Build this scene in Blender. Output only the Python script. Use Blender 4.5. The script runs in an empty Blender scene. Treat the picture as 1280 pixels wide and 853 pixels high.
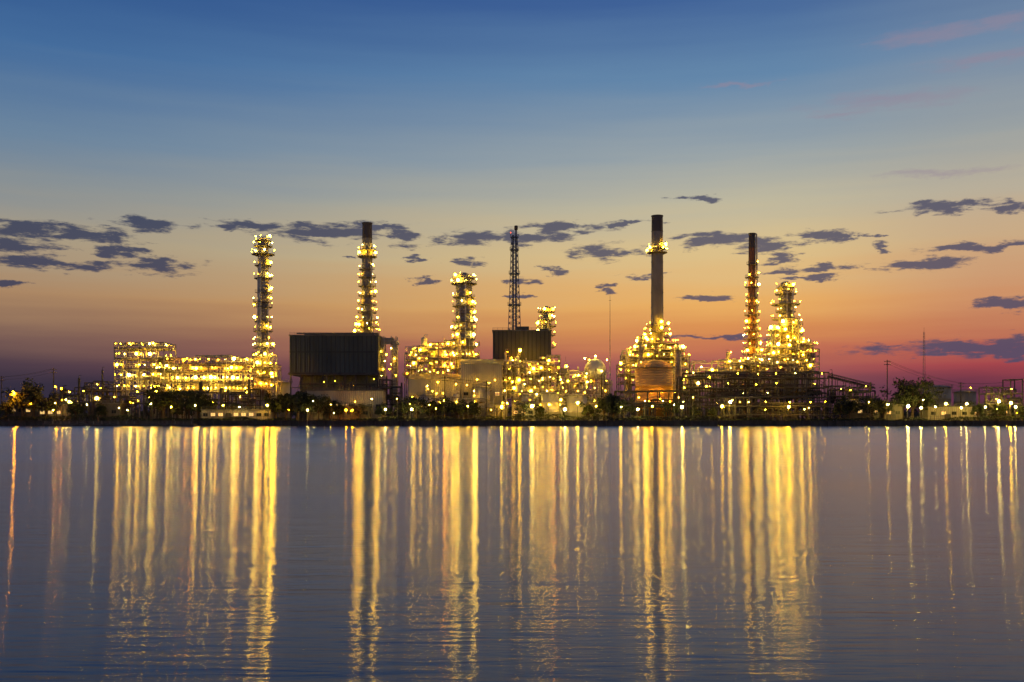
import bpy, math, random
import numpy as np
from mathutils import Vector
R = random.Random(7)
scene = bpy.context.scene
COL = scene.collection
HY = 523.0; CZ = 3.0; K = 1244.4; G = 1.8
def S(d): return d / K
def X(px, d): return (px - 640) * d / K
def Z(py, d): return CZ + (HY - py) * d / K
def lin(c):
    out = []
    for v in c:
        v = v / 255.0
        out.append(v / 12.92 if v <= 0.04045 else ((v + 0.055) / 1.055) ** 2.4)
    return out

# ---------------------------------------------------------------- materials
def mat(name, col, rough=0.6, metal=0.0, var=0.35, scale=0.6, stripe=0.0, stripe_axis='X', rust=0.0):
    m = bpy.data.materials.new(name); m.use_nodes = True
    nt = m.node_tree; N = nt.nodes; L = nt.links
    b = N['Principled BSDF']
    tc = N.new('ShaderNodeTexCoord')
    no = N.new('ShaderNodeTexNoise'); no.inputs['Scale'].default_value = scale; no.inputs['Detail'].default_value = 6
    mp = N.new('ShaderNodeMapping'); mp.inputs['Scale'].default_value = (1, 1, 0.35)
    L.new(tc.outputs['Object'], mp.inputs[0]); L.new(mp.outputs[0], no.inputs['Vector'])
    rp = N.new('ShaderNodeValToRGB')
    rp.color_ramp.elements[0].position = 0.3; rp.color_ramp.elements[1].position = 0.7
    rp.color_ramp.elements[0].color = (*[c * (1 - var) for c in col], 1)
    rp.color_ramp.elements[1].color = (*[min(1, c * (1 + var * 0.6)) for c in col], 1)
    L.new(no.outputs['Fac'], rp.inputs[0])
    out = rp.outputs[0]
    if rust > 0:
        n2 = N.new('ShaderNodeTexNoise'); n2.inputs['Scale'].default_value = scale * 2.3; n2.inputs['Detail'].default_value = 8
        L.new(mp.outputs[0], n2.inputs['Vector'])
        r2 = N.new('ShaderNodeValToRGB'); r2.color_ramp.elements[0].position = 0.62 - rust * 0.3; r2.color_ramp.elements[1].position = 0.75 - rust * 0.2
        L.new(n2.outputs['Fac'], r2.inputs[0])
        mx = N.new('ShaderNodeMixRGB'); mx.inputs[2].default_value = (0.14, 0.06, 0.03, 1)
        L.new(r2.outputs[0], mx.inputs[0]); L.new(out, mx.inputs[1]); out = mx.outputs[0]
    L.new(out, b.inputs['Base Color'])
    b.inputs['Roughness'].default_value = rough; b.inputs['Metallic'].default_value = metal
    if stripe > 0:
        w = N.new('ShaderNodeTexWave'); w.inputs['Scale'].default_value = stripe; w.bands_direction = stripe_axis
        L.new(tc.outputs['Object'], w.inputs['Vector'])
        bp = N.new('ShaderNodeBump'); bp.inputs['Strength'].default_value = 0.8; bp.inputs['Distance'].default_value = 0.15
        L.new(w.outputs['Fac'], bp.inputs['Height']); L.new(bp.outputs[0], b.inputs['Normal'])
    return m
def emat(name, col, st):
    m = bpy.data.materials.new(name); m.use_nodes = True
    nt = m.node_tree; b = nt.nodes['Principled BSDF']
    b.inputs['Base Color'].default_value = (*[min(1, c) for c in col], 1)
    b.inputs['Emission Color'].default_value = (*col, 1); b.inputs['Emission Strength'].default_value = st
    return m
M = {}
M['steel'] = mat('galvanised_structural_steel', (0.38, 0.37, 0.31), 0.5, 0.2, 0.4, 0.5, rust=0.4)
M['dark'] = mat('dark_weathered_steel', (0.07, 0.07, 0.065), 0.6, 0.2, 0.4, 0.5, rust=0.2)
M['pipe'] = mat('insulated_pipe_cladding', (0.55, 0.53, 0.45), 0.35, 0.4, 0.3, 0.8)
M['shell'] = mat('column_shell_cladding', (0.36, 0.34, 0.28), 0.45, 0.3, 0.35, 0.3, stripe=0.25, stripe_axis='Z')
M['grate'] = mat('deck_grating', (0.24, 0.23, 0.20), 0.7, 0.2, 0.3, 2)
M['clad'] = mat('dark_green_corrugated_cladding', (0.085, 0.10, 0.088), 0.6, 0.1, 0.35, 0.12, stripe=0.5)
M['clad2'] = mat('dark_green_cladding_rib', (0.05, 0.06, 0.052), 0.6, 0.1, 0.3, 0.3)
M['brown'] = mat('grey_green_corrugated_cladding', (0.11, 0.105, 0.085), 0.65, 0.1, 0.3, 0.12, stripe=0.6)
M['beige'] = mat('beige_painted_render', (0.38, 0.35, 0.26), 0.8, 0, 0.3, 0.15, stripe=0.4)
M['shed'] = mat('weathered_dark_shed_wall', (0.13, 0.12, 0.09), 0.85, 0, 0.4, 0.4)
M['conc'] = mat('stained_concrete', (0.08, 0.075, 0.065), 0.85, 0, 0.45, 0.3)
M['stack'] = mat('stack_grey_paint', (0.25, 0.23, 0.20), 0.6, 0.1, 0.35, 0.25)
M['stackd'] = mat('sooty_stack_top', (0.10, 0.09, 0.085), 0.7, 0.1, 0.4, 0.25)
M['brick'] = mat('refractory_red_brown_paint', (0.25, 0.11, 0.06), 0.7, 0, 0.3, 0.4)
M['blue'] = mat('blue_grey_lattice_steel', (0.10, 0.14, 0.24), 0.5, 0.3, 0.3, 0.5)
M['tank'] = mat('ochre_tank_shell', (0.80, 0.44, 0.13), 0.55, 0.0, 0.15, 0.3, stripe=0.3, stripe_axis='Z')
M['white'] = mat('dusty_white_tank_paint', (0.55, 0.53, 0.47), 0.5, 0.1, 0.25, 0.3)
M['roof'] = mat('metal_roof_sheet', (0.14, 0.14, 0.135), 0.5, 0.3, 0.35, 0.3, stripe=0.8)
M['bark'] = mat('tree_bark', (0.09, 0.06, 0.04), 0.9, 0, 0.4, 3)
M['leaf'] = mat('tree_foliage', (0.034, 0.048, 0.022), 0.8, 0, 0.5, 0.7)
M['glass'] = mat('dark_window_glass', (0.03, 0.035, 0.04), 0.15, 0, 0.2, 1)
LS = 150.0
M['warm'] = emat('sodium_lamp_glow', (1.0, 0.50, 0.014), LS)
M['pale'] = emat('pale_lamp_glow', (1.0, 0.64, 0.08), LS)
M['orange'] = emat('orange_lamp_glow', (1.0, 0.30, 0.004), LS)
M['flood_warm'] = emat('sodium_floodlight_glow', (1.0, 0.52, 0.016), 420)
M['flood_pale'] = emat('pale_floodlight_glow', (1.0, 0.68, 0.12), 420)
M['flood_orange'] = emat('orange_floodlight_glow', (1.0, 0.33, 0.002), 360)
M['red'] = emat('red_beacon_glow', (1.0, 0.08, 0.03), 5)
M['winlit'] = emat('lit_window_pane', (1.0, 0.62, 0.2), 1.0)

# ---------------------------------------------------------------- mesh builder
class MB:
    def __init__(s): s.v = []; s.f = []; s.m = []; s.c = 0
    def add(s, vs, fs):
        n = len(s.v); s.v += [tuple(v) for v in vs]
        for f in fs: s.f.append(tuple(i + n for i in f)); s.m.append(s.c)
    def box(s, x0, x1, y0, y1, z0, z1):
        s.add([(x0,y0,z0),(x1,y0,z0),(x1,y1,z0),(x0,y1,z0),(x0,y0,z1),(x1,y0,z1),(x1,y1,z1),(x0,y1,z1)],
              [(3,2,1,0),(4,5,6,7),(0,1,5,4),(1,2,6,5),(2,3,7,6),(3,0,4,7)])
    def tube(s, p, q, r0, r1=None, n=6, cap=True):
        if r1 is None: r1 = r0
        p = Vector(p); q = Vector(q); d = q - p
        if d.length < 1e-6: return
        d.normalize(); a = Vector((0, 0, 1)) if abs(d.z) < 0.9 else Vector((1, 0, 0))
        u = d.cross(a).normalized(); w = d.cross(u)
        vs = []
        for c, r in ((p, r0), (q, r1)):
            for i in range(n):
                t = 2 * math.pi * (i + 0.5) / n
                vs.append(c + u * (r * math.cos(t)) + w * (r * math.sin(t)))
        fs = [(i, i + n, (i + 1) % n + n, (i + 1) % n) for i in range(n)]
        if cap: fs += [tuple(range(n)), tuple(range(2 * n - 1, n - 1, -1))]
        s.add(vs, fs)
    def beam(s, p, q, w): s.tube(p, q, w * 0.7, n=4)
    def lathe(s, cx, cy, prof, n=20, cap=True):
        vs = []
        for r, z in prof:
            for i in range(n):
                t = 2 * math.pi * i / n
                vs.append((cx + r * math.cos(t), cy + r * math.sin(t), z))
        fs = []
        for k in range(len(prof) - 1):
            for i in range(n):
                j = (i + 1) % n
                fs.append((k*n+i, k*n+j, (k+1)*n+j, (k+1)*n+i))
        if cap:
            fs.append(tuple(range(n-1, -1, -1))); fs.append(tuple((len(prof)-1)*n + i for i in range(n)))
        s.add(vs, fs)
    def ring(s, cx, cy, z, ri, ro, a0=0, a1=2*math.pi, n=14, rail=True):
        vs = []
        for i in range(n + 1):
            t = a0 + (a1 - a0) * i / n
            c, q = math.cos(t), math.sin(t)
            for r, zz in ((ri, z), (ro, z), (ro, z + 0.18), (ri, z + 0.18)): vs.append((cx + r*c, cy + r*q, zz))
        fs = []
        for i in range(n):
            a = i * 4; b = a + 4
            fs += [(a, b, b+1, a+1), (a+1, b+1, b+2, a+2), (a+2, b+2, b+3, a+3), (a+3, b+3, b, a)]
        s.add(vs, fs)
        if rail:
            pr = None
            for i in range(n + 1):
                t = a0 + (a1 - a0) * i / n
                p = Vector((cx + ro * 0.98 * math.cos(t), cy + ro * 0.98 * math.sin(t), z + 0.15))
                s.tube(p, p + Vector((0, 0, 1.15)), 0.05, n=4, cap=False)
                if pr is not None:
                    for h in (0.6, 1.15): s.tube(pr + Vector((0, 0, h)), p + Vector((0, 0, h)), 0.045, n=4, cap=False)
                pr = p
            for k in range(6):
                t = a0 + (a1 - a0) * (k + 0.5) / 6
                s.tube((cx + ri*math.cos(t), cy + ri*math.sin(t), z - 1.0), (cx + ro*0.95*math.cos(t), cy + ro*0.95*math.sin(t), z), 0.07, n=4, cap=False)
    def mesh(s, name, mats, smooth=False):
        me = bpy.data.meshes.new(name); me.from_pydata(s.v, [], s.f)
        for m in mats: me.materials.append(M[m] if isinstance(m, str) else m)
        me.polygons.foreach_set('material_index', s.m)
        if smooth: me.polygons.foreach_set('use_smooth', [True] * len(s.f))
        me.update(); return me

class Thing:
    def __init__(t, name, label, cat, x, y, z, group=None):
        e = bpy.data.objects.new(name, None); e.location = (x, y, z); COL.objects.link(e)
        e['label'] = label; e['category'] = cat
        if group: e['group'] = group
        e.empty_display_size = 0.5
        t.e = e; t.x, t.y, t.z = x, y, z
    def part(t, name, mb, mats, smooth=False, label=None, parent=None):
        if not mb.f: return None
        if isinstance(mats, str): mats = [mats]
        o = bpy.data.objects.new(name, mb.mesh(name, mats, smooth)); COL.objects.link(o)
        o.parent = parent or t.e
        if label: o['label'] = label
        return o
    def inst(t, name, me, loc, sc=1.0, rz=0.0, parent=None):
        o = bpy.data.objects.new(name, me); COL.objects.link(o); o.parent = parent or t.e
        o.location = loc; o.scale = (sc, sc, sc) if not isinstance(sc, tuple) else sc
        o.rotation_euler = (0, 0, rz); return o

def ico(r):
    import bmesh
    bm = bmesh.new(); bmesh.ops.create_icosphere(bm, subdivisions=1, radius=r)
    vs = [v.co[:] for v in bm.verts]; fs = [tuple(v.index for v in f.verts) for f in bm.faces]; bm.free(); return vs, fs
def lampmesh(kind, r=.42):
    mb = MB(); mb.c = 0; mb.add(*ico(r))
    mb.c = 1; mb.lathe(0, 0, [(r * .95, r * .9), (0.12, r * .9 + .22)], n=8)
    mb.tube((0, 0.45, r+.1), (0, 0.45, -1.4), 0.06, n=4); mb.tube((0, 0.45, r+.1), (0, 0, r+.12), 0.06, n=4)
    return mb.mesh('lamp_' + kind, [kind, 'steel'], True)
LM = {k: lampmesh(k, .42 if k.startswith('flood') else .32) for k in ('warm', 'pale', 'orange', 'red', 'flood_warm', 'flood_pale', 'flood_orange')}
def lamp(th, x, y, z, sc=None, kind=None):
    if kind is None: kind = 'pale' if R.random() < 0.22 else ('orange' if R.random() < .08 else 'warm')
    v = R.choice([0.3, 0.35, 0.45, 0.55, 0.65, 0.8, 1.1, 1.9])
    sc = v if sc is None else sc * (0.75 + 0.3 * v)
    return th.inst('lamp', LM[kind], (x, y, z), sc, R.uniform(-0.5, 0.5))

# ---------------------------------------------------------------- builders
def tower(name, label, cat, px, d, ptop, pbase, wtop, wbase, levels, mats=('shell',), dark_above=None, plat=1.5, lamps=3, pipes=2, head='dome', nlad=True, lampsize=None):
    s = S(d); x = X(px, d); zb = Z(pbase, d); H = Z(ptop, d) - zb
    th = Thing(name, label, cat, x, d, zb)
    r1 = wtop * s / 2; r0 = wbase * s / 2
    rad = lambda z: r0 + (r1 - r0) * max(0, min(1, z / H))
    m = MB(); hh = H - (r1 * 0.8 if head == 'dome' else 0)
    zs = [hh * i / 12 for i in range(13)]
    cut = Z(dark_above, d) - zb if dark_above else 1e9
    prof = []
    for z in zs:
        prof += [(rad(z), z)]
        if 0 < z < hh - 0.1: prof += [(rad(z) + 0.12, z + 0.02), (rad(z) + 0.12, z + 0.3), (rad(z + .3), z + 0.32)]
    if head == 'dome': prof += [(r1 * 0.93, hh + r1 * 0.35), (r1 * 0.7, hh + r1 * 0.6), (r1 * 0.3, hh + r1 * 0.78), (0.05, hh + r1 * 0.8)]
    else: prof += [(r1 + 0.2, hh), (r1 + 0.2, hh + 0.4), (r1 * 0.85, hh + 0.4), (r1 * 0.8, hh - 1.5)]
    lo = [p for p in prof if p[1] <= cut]; hi = [p for p in prof if p[1] > cut]
    if hi: m.lathe(0, 0, lo + [hi[0]], cap=False); m.c = 1; m.lathe(0, 0, hi, cap=False)
    else: m.lathe(0, 0, lo, cap=True)
    th.part('shaft' if head != 'dome' else 'column_shell', m, [mats[0], mats[-1]])
    for k in range(pipes):
        rp = MB()
        a = R.uniform(-2.9, -0.2); rr = 0.22 + 0.28 * R.random(); zt = H * R.uniform(0.45, 1.0)
        ox, oy = (rad(0) + rr + 0.3) * math.cos(a), (rad(0) + rr + 0.3) * math.sin(a)
        rp.tube((ox, oy, 0), (ox * rad(zt) / rad(0), oy, zt), rr, n=8)
        rp.tube((ox * rad(zt) / rad(0), oy, zt), (0, 0, zt + 0.2), rr, n=8)
        th.part('riser_pipe', rp, 'pipe')
    if nlad:
        la = MB()
        ax = r0 + 0.5
        for dx in (-0.3, 0.3):
            la.tube((ax * 0.6 + dx, -ax * 0.8, 0), (ax * 0.6 * r1 / r0 + dx, -(rad(H) + 0.5) * 0.8, H - 1), 0.06, n=4)
        z = 1
        while z < H - 2:
            q = -(rad(z) + 0.5) * 0.8; xx = ax * 0.6 + (ax * 0.6 * r1 / r0 - ax * 0.6) * z / H
            la.tube((xx - 0.3, q, z), (xx + 0.3, q, z), 0.04, n=4, cap=False); z += 0.6
        th.part('ladder', la, 'steel')
    for lv in levels:
        if isinstance(lv, tuple): py, n, pw = lv
        else: py, n, pw = lv, lamps, plat
        z = Z(py, d) - zb - 1.6
        if z < 0.5: continue
        r = rad(z); ro = r + pw
        pm = MB(); a0 = R.uniform(0, 6.28)
        span = R.choice([2 * math.pi, 4.4, 3.6])
        if n < 4 and span < 6:
            a0 = R.choice([-3.9, -2.6, -1.2 - span / 2])
        else: a0, span = 0, 2 * math.pi
        pm.ring(0, 0, z, r + 0.02, ro, a0, a0 + span)
        th.part('platform', pm, 'grate')
        for k in range(n):
            a = a0 + span * (k + 0.5) / n + R.uniform(-0.3, 0.3)
            if k == 0: a = R.choice([-2.7, -0.5, -3.0, -0.2])
            if k == 1: a = R.choice([-0.4, 0.0, -2.8])
            lamp(th, (ro - .1) * math.cos(a), (ro - .1) * math.sin(a), z + 1.6 + R.uniform(-.5, .6), lampsize)
    return th, H, rad

def unit(name, label, cat, px0, px1, d, thick, prof, levels, nl, seed, vessels=3, base=None, frame='steel', lampsize=None, kind=None, pr=1.0, bay=4.6, jit=1.3):
    rr = random.Random(seed)
    s = S(d); x0 = X(px0, d); W = (px1 - px0) * s; zb = G if base is None else Z(base, d)
    th = Thing(name, label, cat, x0 + W / 2, d + thick / 2, zb)
    hx = W / 2; hy = thick / 2; lj = min(1, jit + .1)
    nb = max(2, round(W / bay)); xs = [-hx + W * (i + (rr.uniform(-.28, .28) * lj if 0 < i < nb else 0)) / nb for i in range(nb + 1)]
    def bi(a):
        for i in range(nb):
            if a < xs[i + 1]: return i
        return nb - 1
    def top(px):
        t = prof[0][1]
        for p, v in prof:
            if px >= p: t = v
        return Z(t, d) - zb
    bt = [top(px0 + (px1 - px0) * (i + 0.5) / nb) + rr.choice([0, 0, -1.5, 1.2, -.6]) * jit * .8 for i in range(nb)]
    of = [rr.choice([0, 0, 1, -1, .5]) * jit for i in range(nb)]
    ct = [max(bt[max(0, i-1)], bt[min(nb-1, i)]) for i in range(nb + 1)]
    lz = sorted(Z(l, d) - zb - 1.5 for l in levels)
    fr = MB(); ys = [-hy, 0, hy] if thick > 7 else [-hy, hy]
    for i, xx in enumerate(xs):
        for y in ys: fr.box(xx - .17, xx + .17, y - .17, y + .17, 0, ct[i])
    for i in range(nb):
        zz = [l + of[i] for l in lz if l + of[i] < bt[i] - .5] + [bt[i]]
        for z in zz:
            for y in ys: fr.box(xs[i], xs[i+1], y - .12, y + .12, z - .4, z - .02)
            fr.box(xs[i] - .1, xs[i] + .1, -hy, hy, z - .38, z - .03)
        pz = 0
        for z in zz:
            if rr.random() < 0.45:
                a, b = (xs[i], xs[i+1]) if rr.random() < .5 else (xs[i+1], xs[i])
                fr.beam((a, -hy, pz), (b, -hy, z - .2), 0.14)
                if rr.random() < .5: fr.beam((b, -hy + .05, pz), (a, -hy + .05, z - .2), 0.14)
            pz = z
    fr.box(xs[-1] - .1, xs[-1] + .1, -hy, hy, bt[-1] - .38, bt[-1] - .03)
    th.part('steel_frame', fr, frame)
    rl = MB()
    for z0 in lz:
        dk = MB(); anyb = False
        for i in range(nb):
            z = z0 + of[i]
            if z < bt[i] - .5 and rr.random() < 0.85:
                dk.box(xs[i] + .01, xs[i+1] - .01, -hy - .5, hy + .5, z, z + 0.1); anyb = True
                for y in (-hy - .5, hy + .5):
                    for h in (.6, 1.15): rl.tube((xs[i], y, z + h), (xs[i+1], y, z + h), .05, n=4, cap=False)
                    for k in range(3):
                        q = xs[i] + (xs[i+1] - xs[i]) * k / 3; rl.tube((q, y, z + .1), (q, y, z + 1.15), .05, n=4, cap=False)
        if anyb: th.part('deck', dk, 'grate')
    th.part('railing', rl, frame)
    st = MB(); pz = 0; side = 1
    for z in [l for l in lz if l < bt[0]]:
        a, b = (-hx + .3, -hx + 4) if side > 0 else (-hx + 4, -hx + .3)
        for dy in (0, .9): st.beam((a, -hy - 1.2 + dy, pz), (b, -hy - 1.2 + dy, z), .12)
        for k in range(9):
            t = (k + .5) / 9; q = a + (b - a) * t; zq = pz + (z - pz) * t
            st.box(q - .14, q + .14, -hy - 1.2, -hy - .3, zq - .03, zq + .03)
        pz = z; side = -side
    th.part('stair', st, frame)
    pp = MB()
    for z in lz + [bt[0] * .5]:
        for k in range(int(4 * pr) + 1):
            a = rr.uniform(-hx, hx * .6); b = min(hx, a + rr.uniform(W * .08, W * .6)); y = rr.uniform(-hy, hy)
            r = rr.choice([.12, .18, .25, .35]); zz = z + rr.uniform(.3, 2.4)
            zz = min(zz, max(bt) - (.6 if jit < .5 else 0))
            pp.tube((a, y, zz), (b, y, zz), r, n=6)
            dz = rr.uniform(-4, 2.5 if jit > .5 else 0)
            pp.tube((b, y, zz), (b, y, max(0.1, zz + dz)), r, n=6)
            pp.tube((a, y, zz), (a, y, max(0.1, zz - rr.uniform(1, 5))), r, n=6)
    for k in range(int(nb * 1.8 * pr)):
        a = rr.uniform(-hx, hx); i = bi(a); y = rr.uniform(-hy - .3, hy)
        pp.tube((a, y, 0), (a, y, bt[i] * rr.uniform(.5, 1.08 if jit > .5 else .98)), rr.choice([.12, .2, .3]), n=6)
    th.part('pipework', pp, 'pipe' if frame == 'steel' else 'dark')
    for k in range(int(nb * .45 * pr) if jit > .5 else 0):
        a = rr.uniform(-hx * .95, hx * .95); i = bi(a); y = rr.uniform(-hy, hy); h = bt[i] + rr.choice([1.5, 2.5, 4, 5.5]) * rr.uniform(.7, 1.2); r = rr.choice([.25, .35, .5, .8])
        ve = MB(); ve.lathe(a, y, [(r, bt[i] * .4), (r, h), (r * .6, h + r * .5), (.05, h + r * .7)], n=10)
        ve.tube((a, y, h + r * .4), (a, y, h + 1.3), .09, n=5); ve.tube((a, y, h + 1.3), (a + rr.choice([-1, 1]), y, h + 1.2), .09, n=5)
        th.part('vent_vessel', ve, rr.choice(['pipe', 'shell', 'steel']) if frame == 'steel' else 'dark')
        if rr.random() < .6 and frame == 'steel': lamp(th, a + r + .3, y - r - .3, h + .2, lampsize, kind)
    for k in range(vessels):
        ve = MB(); a = -hx + W * (k + .5 + rr.uniform(-.25, .25)) / vessels; i = bi(a)
        y = rr.uniform(-hy * .5, hy * .5); zz = [0] + [l + of[i] for l in lz if l < bt[i] - 2]; z = rr.choice(zz) + .15
        if rr.random() < .5:
            r = rr.uniform(.7, 1.5); h = rr.uniform(3, 7)
            if jit < .5: h = min(h, max(2, bt[i] - z - 1.5))
            ve.lathe(a, y, [(r * .3, z + .5), (r, z + 1.0), (r, z + h), (r * .8, z + h + .5), (r * .3, z + h + .8)], n=14)
            for t in (0, 2.1, 4.2): ve.tube((a + r * .8 * math.cos(t), y + r * .8 * math.sin(t), z), (a + r * .8 * math.cos(t), y + r * .8 * math.sin(t), z + 1.2), .1, n=4)
            ve.tube((a, y, z + h + .7), (a, y, z + h + 1.6), .15); ve.tube((a, y, z + h + 1.6), (a + 1.5, y, z + h + 1.6), .15)
        else:
            r = rr.uniform(.6, 1.2); l = rr.uniform(1.8, 3)
            ve.tube((a - l, y, z + r + .5), (a + l, y, z + r + .5), r, n=14)
            ve.tube((a - l - .5, y, z + r + .5), (a - l, y, z + r + .5), r * .5, r, n=14); ve.tube((a + l, y, z + r + .5), (a + l + .5, y, z + r + .5), r, r * .5, n=14)
            for q in (-l * .6, l * .6): ve.box(a + q - .2, a + q + .2, y - r * .8, y + r * .8, z, z + .6)
        th.part('vessel', ve, rr.choice(['shell', 'pipe', 'white']) if frame == 'steel' else rr.choice(['shell', 'dark']))
    for li, z in enumerate(lz):
        n = nl[li % len(nl)] if isinstance(nl, list) else nl
        for k in range(n):
            a = -hx + W * (k + .5 + rr.uniform(-.5, .5) * (.5 + lj / 2)) / n; i = bi(a)
            if z + of[i] > bt[i] + .5: continue
            y = rr.choice([-hy - .4, -hy - .4, -hy - .2, -hy * .2, hy * .4])
            lamp(th, a, y, z + of[i] + 1.7 + rr.uniform(-1, 1.3) * lj, lampsize, kind)
    return th

def building(name, label, px0, px1, ptop, pbase, d, thick, wallm, win=(0, 0), roof='flat', lit=0.2, legs=0, door=True, cat='building', fill_lamps=0):
    s = S(d); W = (px1 - px0) * s; hx = W / 2
    zt = Z(ptop, d); zb = Z(pbase, d) if pbase else G
    th = Thing(name, label, cat, X((px0 + px1) / 2, d), d + thick / 2, G)
    b0 = zb - G; H = zt - G; hy = thick / 2
    w = MB(); w.box(-hx, hx, -hy, hy, max(0, b0), H); th.part('wall', w, wallm)
    r = MB()
    if roof == 'flat':
        r.box(-hx - .3, hx + .3, -hy - .3, hy + .3, H + .003, H + .45)
        for y in (-hy, hy): 
            for h in (.9, 1.4): r.tube((-hx, y, H + h), (hx, y, H + h), .05, n=4)
            for k in range(int(W / 2) + 1): r.tube((-hx + k * 2, y, H + .4), (-hx + k * 2, y, H + 1.4), .05, n=4)
    else:
        h = min(hy * .4, 2.5)
        r.add([(-hx-.4,-hy-.4,H+.01),(hx+.4,-hy-.4,H+.01),(hx+.4,hy+.4,H+.01),(-hx-.4,hy+.4,H+.01),(-hx-.4,0,H+h),(hx+.4,0,H+h)],
              [(3,2,1,0),(0,1,5,4),(2,3,4,5),(1,2,5),(3,0,4)])
    th.part('roof', r, 'roof')
    nx, nz = win
    for i in range(nx):
        for j in range(nz):
            cx = -hx + W * (i + .5) / nx; cz = b0 + 1.2 + (H - b0 - 1.2) * (j + .45) / nz
            ww = min(.9, W / nx * .3); g = MB(); g.box(cx - ww, cx + ww, -hy - .06, -hy - .01, cz - .6, cz + .6)
            g.c = 1
            for q in (-ww, 0, ww): g.box(cx + q - .05, cx + q + .05, -hy - .12, -hy - .062, cz - .65, cz + .65)
            g.box(cx - ww, cx + ww, -hy - .14, -hy - .122, cz - .72, cz - .62)
            th.part('window', g, ['winlit' if R.random() < lit else 'glass', 'shed'])
    if door and b0 < .5:
        g = MB(); cx = R.uniform(-hx * .6, hx * .6); g.box(cx - 1.2, cx + 1.2, -hy - .08, -hy - .005, 0, 2.8); th.part('door', g, 'dark')
    for k in range(fill_lamps):
        cx = -hx + W * (k + .5 + R.uniform(-.25, .25)) / fill_lamps; lamp(th, cx, -hy - 2.2, R.uniform(.55, .95) * H, .55, 'warm')  # lamps added off the facade to brighten the wall
    if legs:
        l = MB()
        for k in range(legs):
            xx = -hx + .4 + (W - .8) * k / (legs - 1)
            for y in (-hy + .4, hy - .4): l.box(xx - .25, xx + .25, y - .25, y + .25, 0, b0 - .01)
            if k:
                xp = -hx + .4 + (W - .8) * (k - 1) / (legs - 1)
                l.beam((xp, -hy + .4, 0), (xx, -hy + .4, b0 - .3), .15)
                for z in (b0 * .35, b0 * .68): l.box(xp, xx, -hy + .3, -hy + .5, z, z + .3)
        th.part('support_frame', l, 'dark')
    return th, W, H, hy

# ---------------------------------------------------------------- setting
def sheet(name, xs, ys, z, m):
    mb = MB(); mb.add([(xs[0], ys[0], z), (xs[1], ys[0], z), (xs[1], ys[1], z), (xs[0], ys[1], z)], [(0, 1, 2, 3)])
    o = bpy.data.objects.new(name, mb.mesh(name, [m])); COL.objects.link(o); o['kind'] = 'structure'; return o
def water_mat():
    m = bpy.data.materials.new('river_water'); m.use_nodes = True
    nt = m.node_tree; N = nt.nodes; L = nt.links
    for n in list(N): N.remove(n)
    out = N.new('ShaderNodeOutputMaterial')
    dif = N.new('ShaderNodeBsdfDiffuse'); dif.inputs['Color'].default_value = (0.008, 0.030, 0.072, 1)
    gl = N.new('ShaderNodeBsdfAnisotropic'); gl.distribution = 'GGX'; gl.inputs['Color'].default_value = (.9, .93, 1, 1)
    gl.inputs['Anisotropy'].default_value = 0.74
    tg = N.new('ShaderNodeCombineXYZ'); tg.inputs[0].default_value = 1.0; L.new(tg.outputs[0], gl.inputs['Tangent'])
    fr = N.new('ShaderNodeFresnel'); fr.inputs['IOR'].default_value = 1.42
    mu = N.new('ShaderNodeMath'); mu.operation = 'MULTIPLY'; mu.inputs[1].default_value = .88; L.new(fr.outputs[0], mu.inputs[0])
    mx = N.new('ShaderNodeMixShader'); L.new(mu.outputs[0], mx.inputs[0]); L.new(dif.outputs[0], mx.inputs[1]); L.new(gl.outputs[0], mx.inputs[2])
    L.new(mx.outputs[0], out.inputs[0])
    tc = N.new('ShaderNodeTexCoord')
    prev = None
    for sc, dist, dt, dd in (((0.04, 0.16, 1), .009, 2, .3), ((0.22, 1.1, 1), .024, 3, .25), ((0.95, 4.6, 1), .0135, 2, .25)):
        mp = N.new('ShaderNodeMapping'); mp.inputs['Scale'].default_value = sc
        mp.inputs['Rotation'].default_value = (0, 0, 0.015)
        L.new(tc.outputs['Object'], mp.inputs[0])
        n = N.new('ShaderNodeTexNoise'); n.inputs['Scale'].default_value = 1; n.inputs['Detail'].default_value = dt
        n.inputs['Distortion'].default_value = dd
        L.new(mp.outputs[0], n.inputs['Vector'])
        bp = N.new('ShaderNodeBump'); bp.inputs['Distance'].default_value = dist; bp.inputs['Strength'].default_value = 1
        L.new(n.outputs['Fac'], bp.inputs['Height'])
        if prev: L.new(prev.outputs[0], bp.inputs['Normal'])
        prev = bp
    L.new(prev.outputs[0], gl.inputs['Normal'])
    n = N.new('ShaderNodeTexNoise'); n.inputs['Scale'].default_value = 1
    mp = N.new('ShaderNodeMapping'); mp.inputs['Scale'].default_value = (0.012, 0.05, 1); L.new(tc.outputs['Object'], mp.inputs[0]); L.new(mp.outputs[0], n.inputs['Vector'])
    mr = N.new('ShaderNodeMapRange'); mr.inputs[1].default_value = .3; mr.inputs[2].default_value = .7; mr.inputs[3].default_value = .11; mr.inputs[4].default_value = .14
    L.new(n.outputs['Fac'], mr.inputs[0]); L.new(mr.outputs[0], gl.inputs['Roughness'])
    return m
sheet('water', (-6000, 6000), (-400, 374.2), 0.0, water_mat())
M['soil'] = mat('dark_riverbank_ground', (0.05, 0.048, 0.035), 0.9, 0, 0.5, 0.2)
M['yard'] = mat('concrete_yard', (0.08, 0.075, 0.065), 0.85, 0, 0.4, 0.1)
sheet('ground', (-16000, 16000), (374.0, 26000), G, M['soil'])
sheet('yard_pavement', (X(60, 385), X(1230, 385)), (384, 520), G + .004, M['yard'])
q = Thing('quay_wall', 'stained concrete quay wall with piles along the river edge', 'wall', 0, 373.6, 0)
m = MB(); m.box(-900, 900, -.3, .38, -1.5, G + .05); q.part('wall', m, 'conc')
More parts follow.
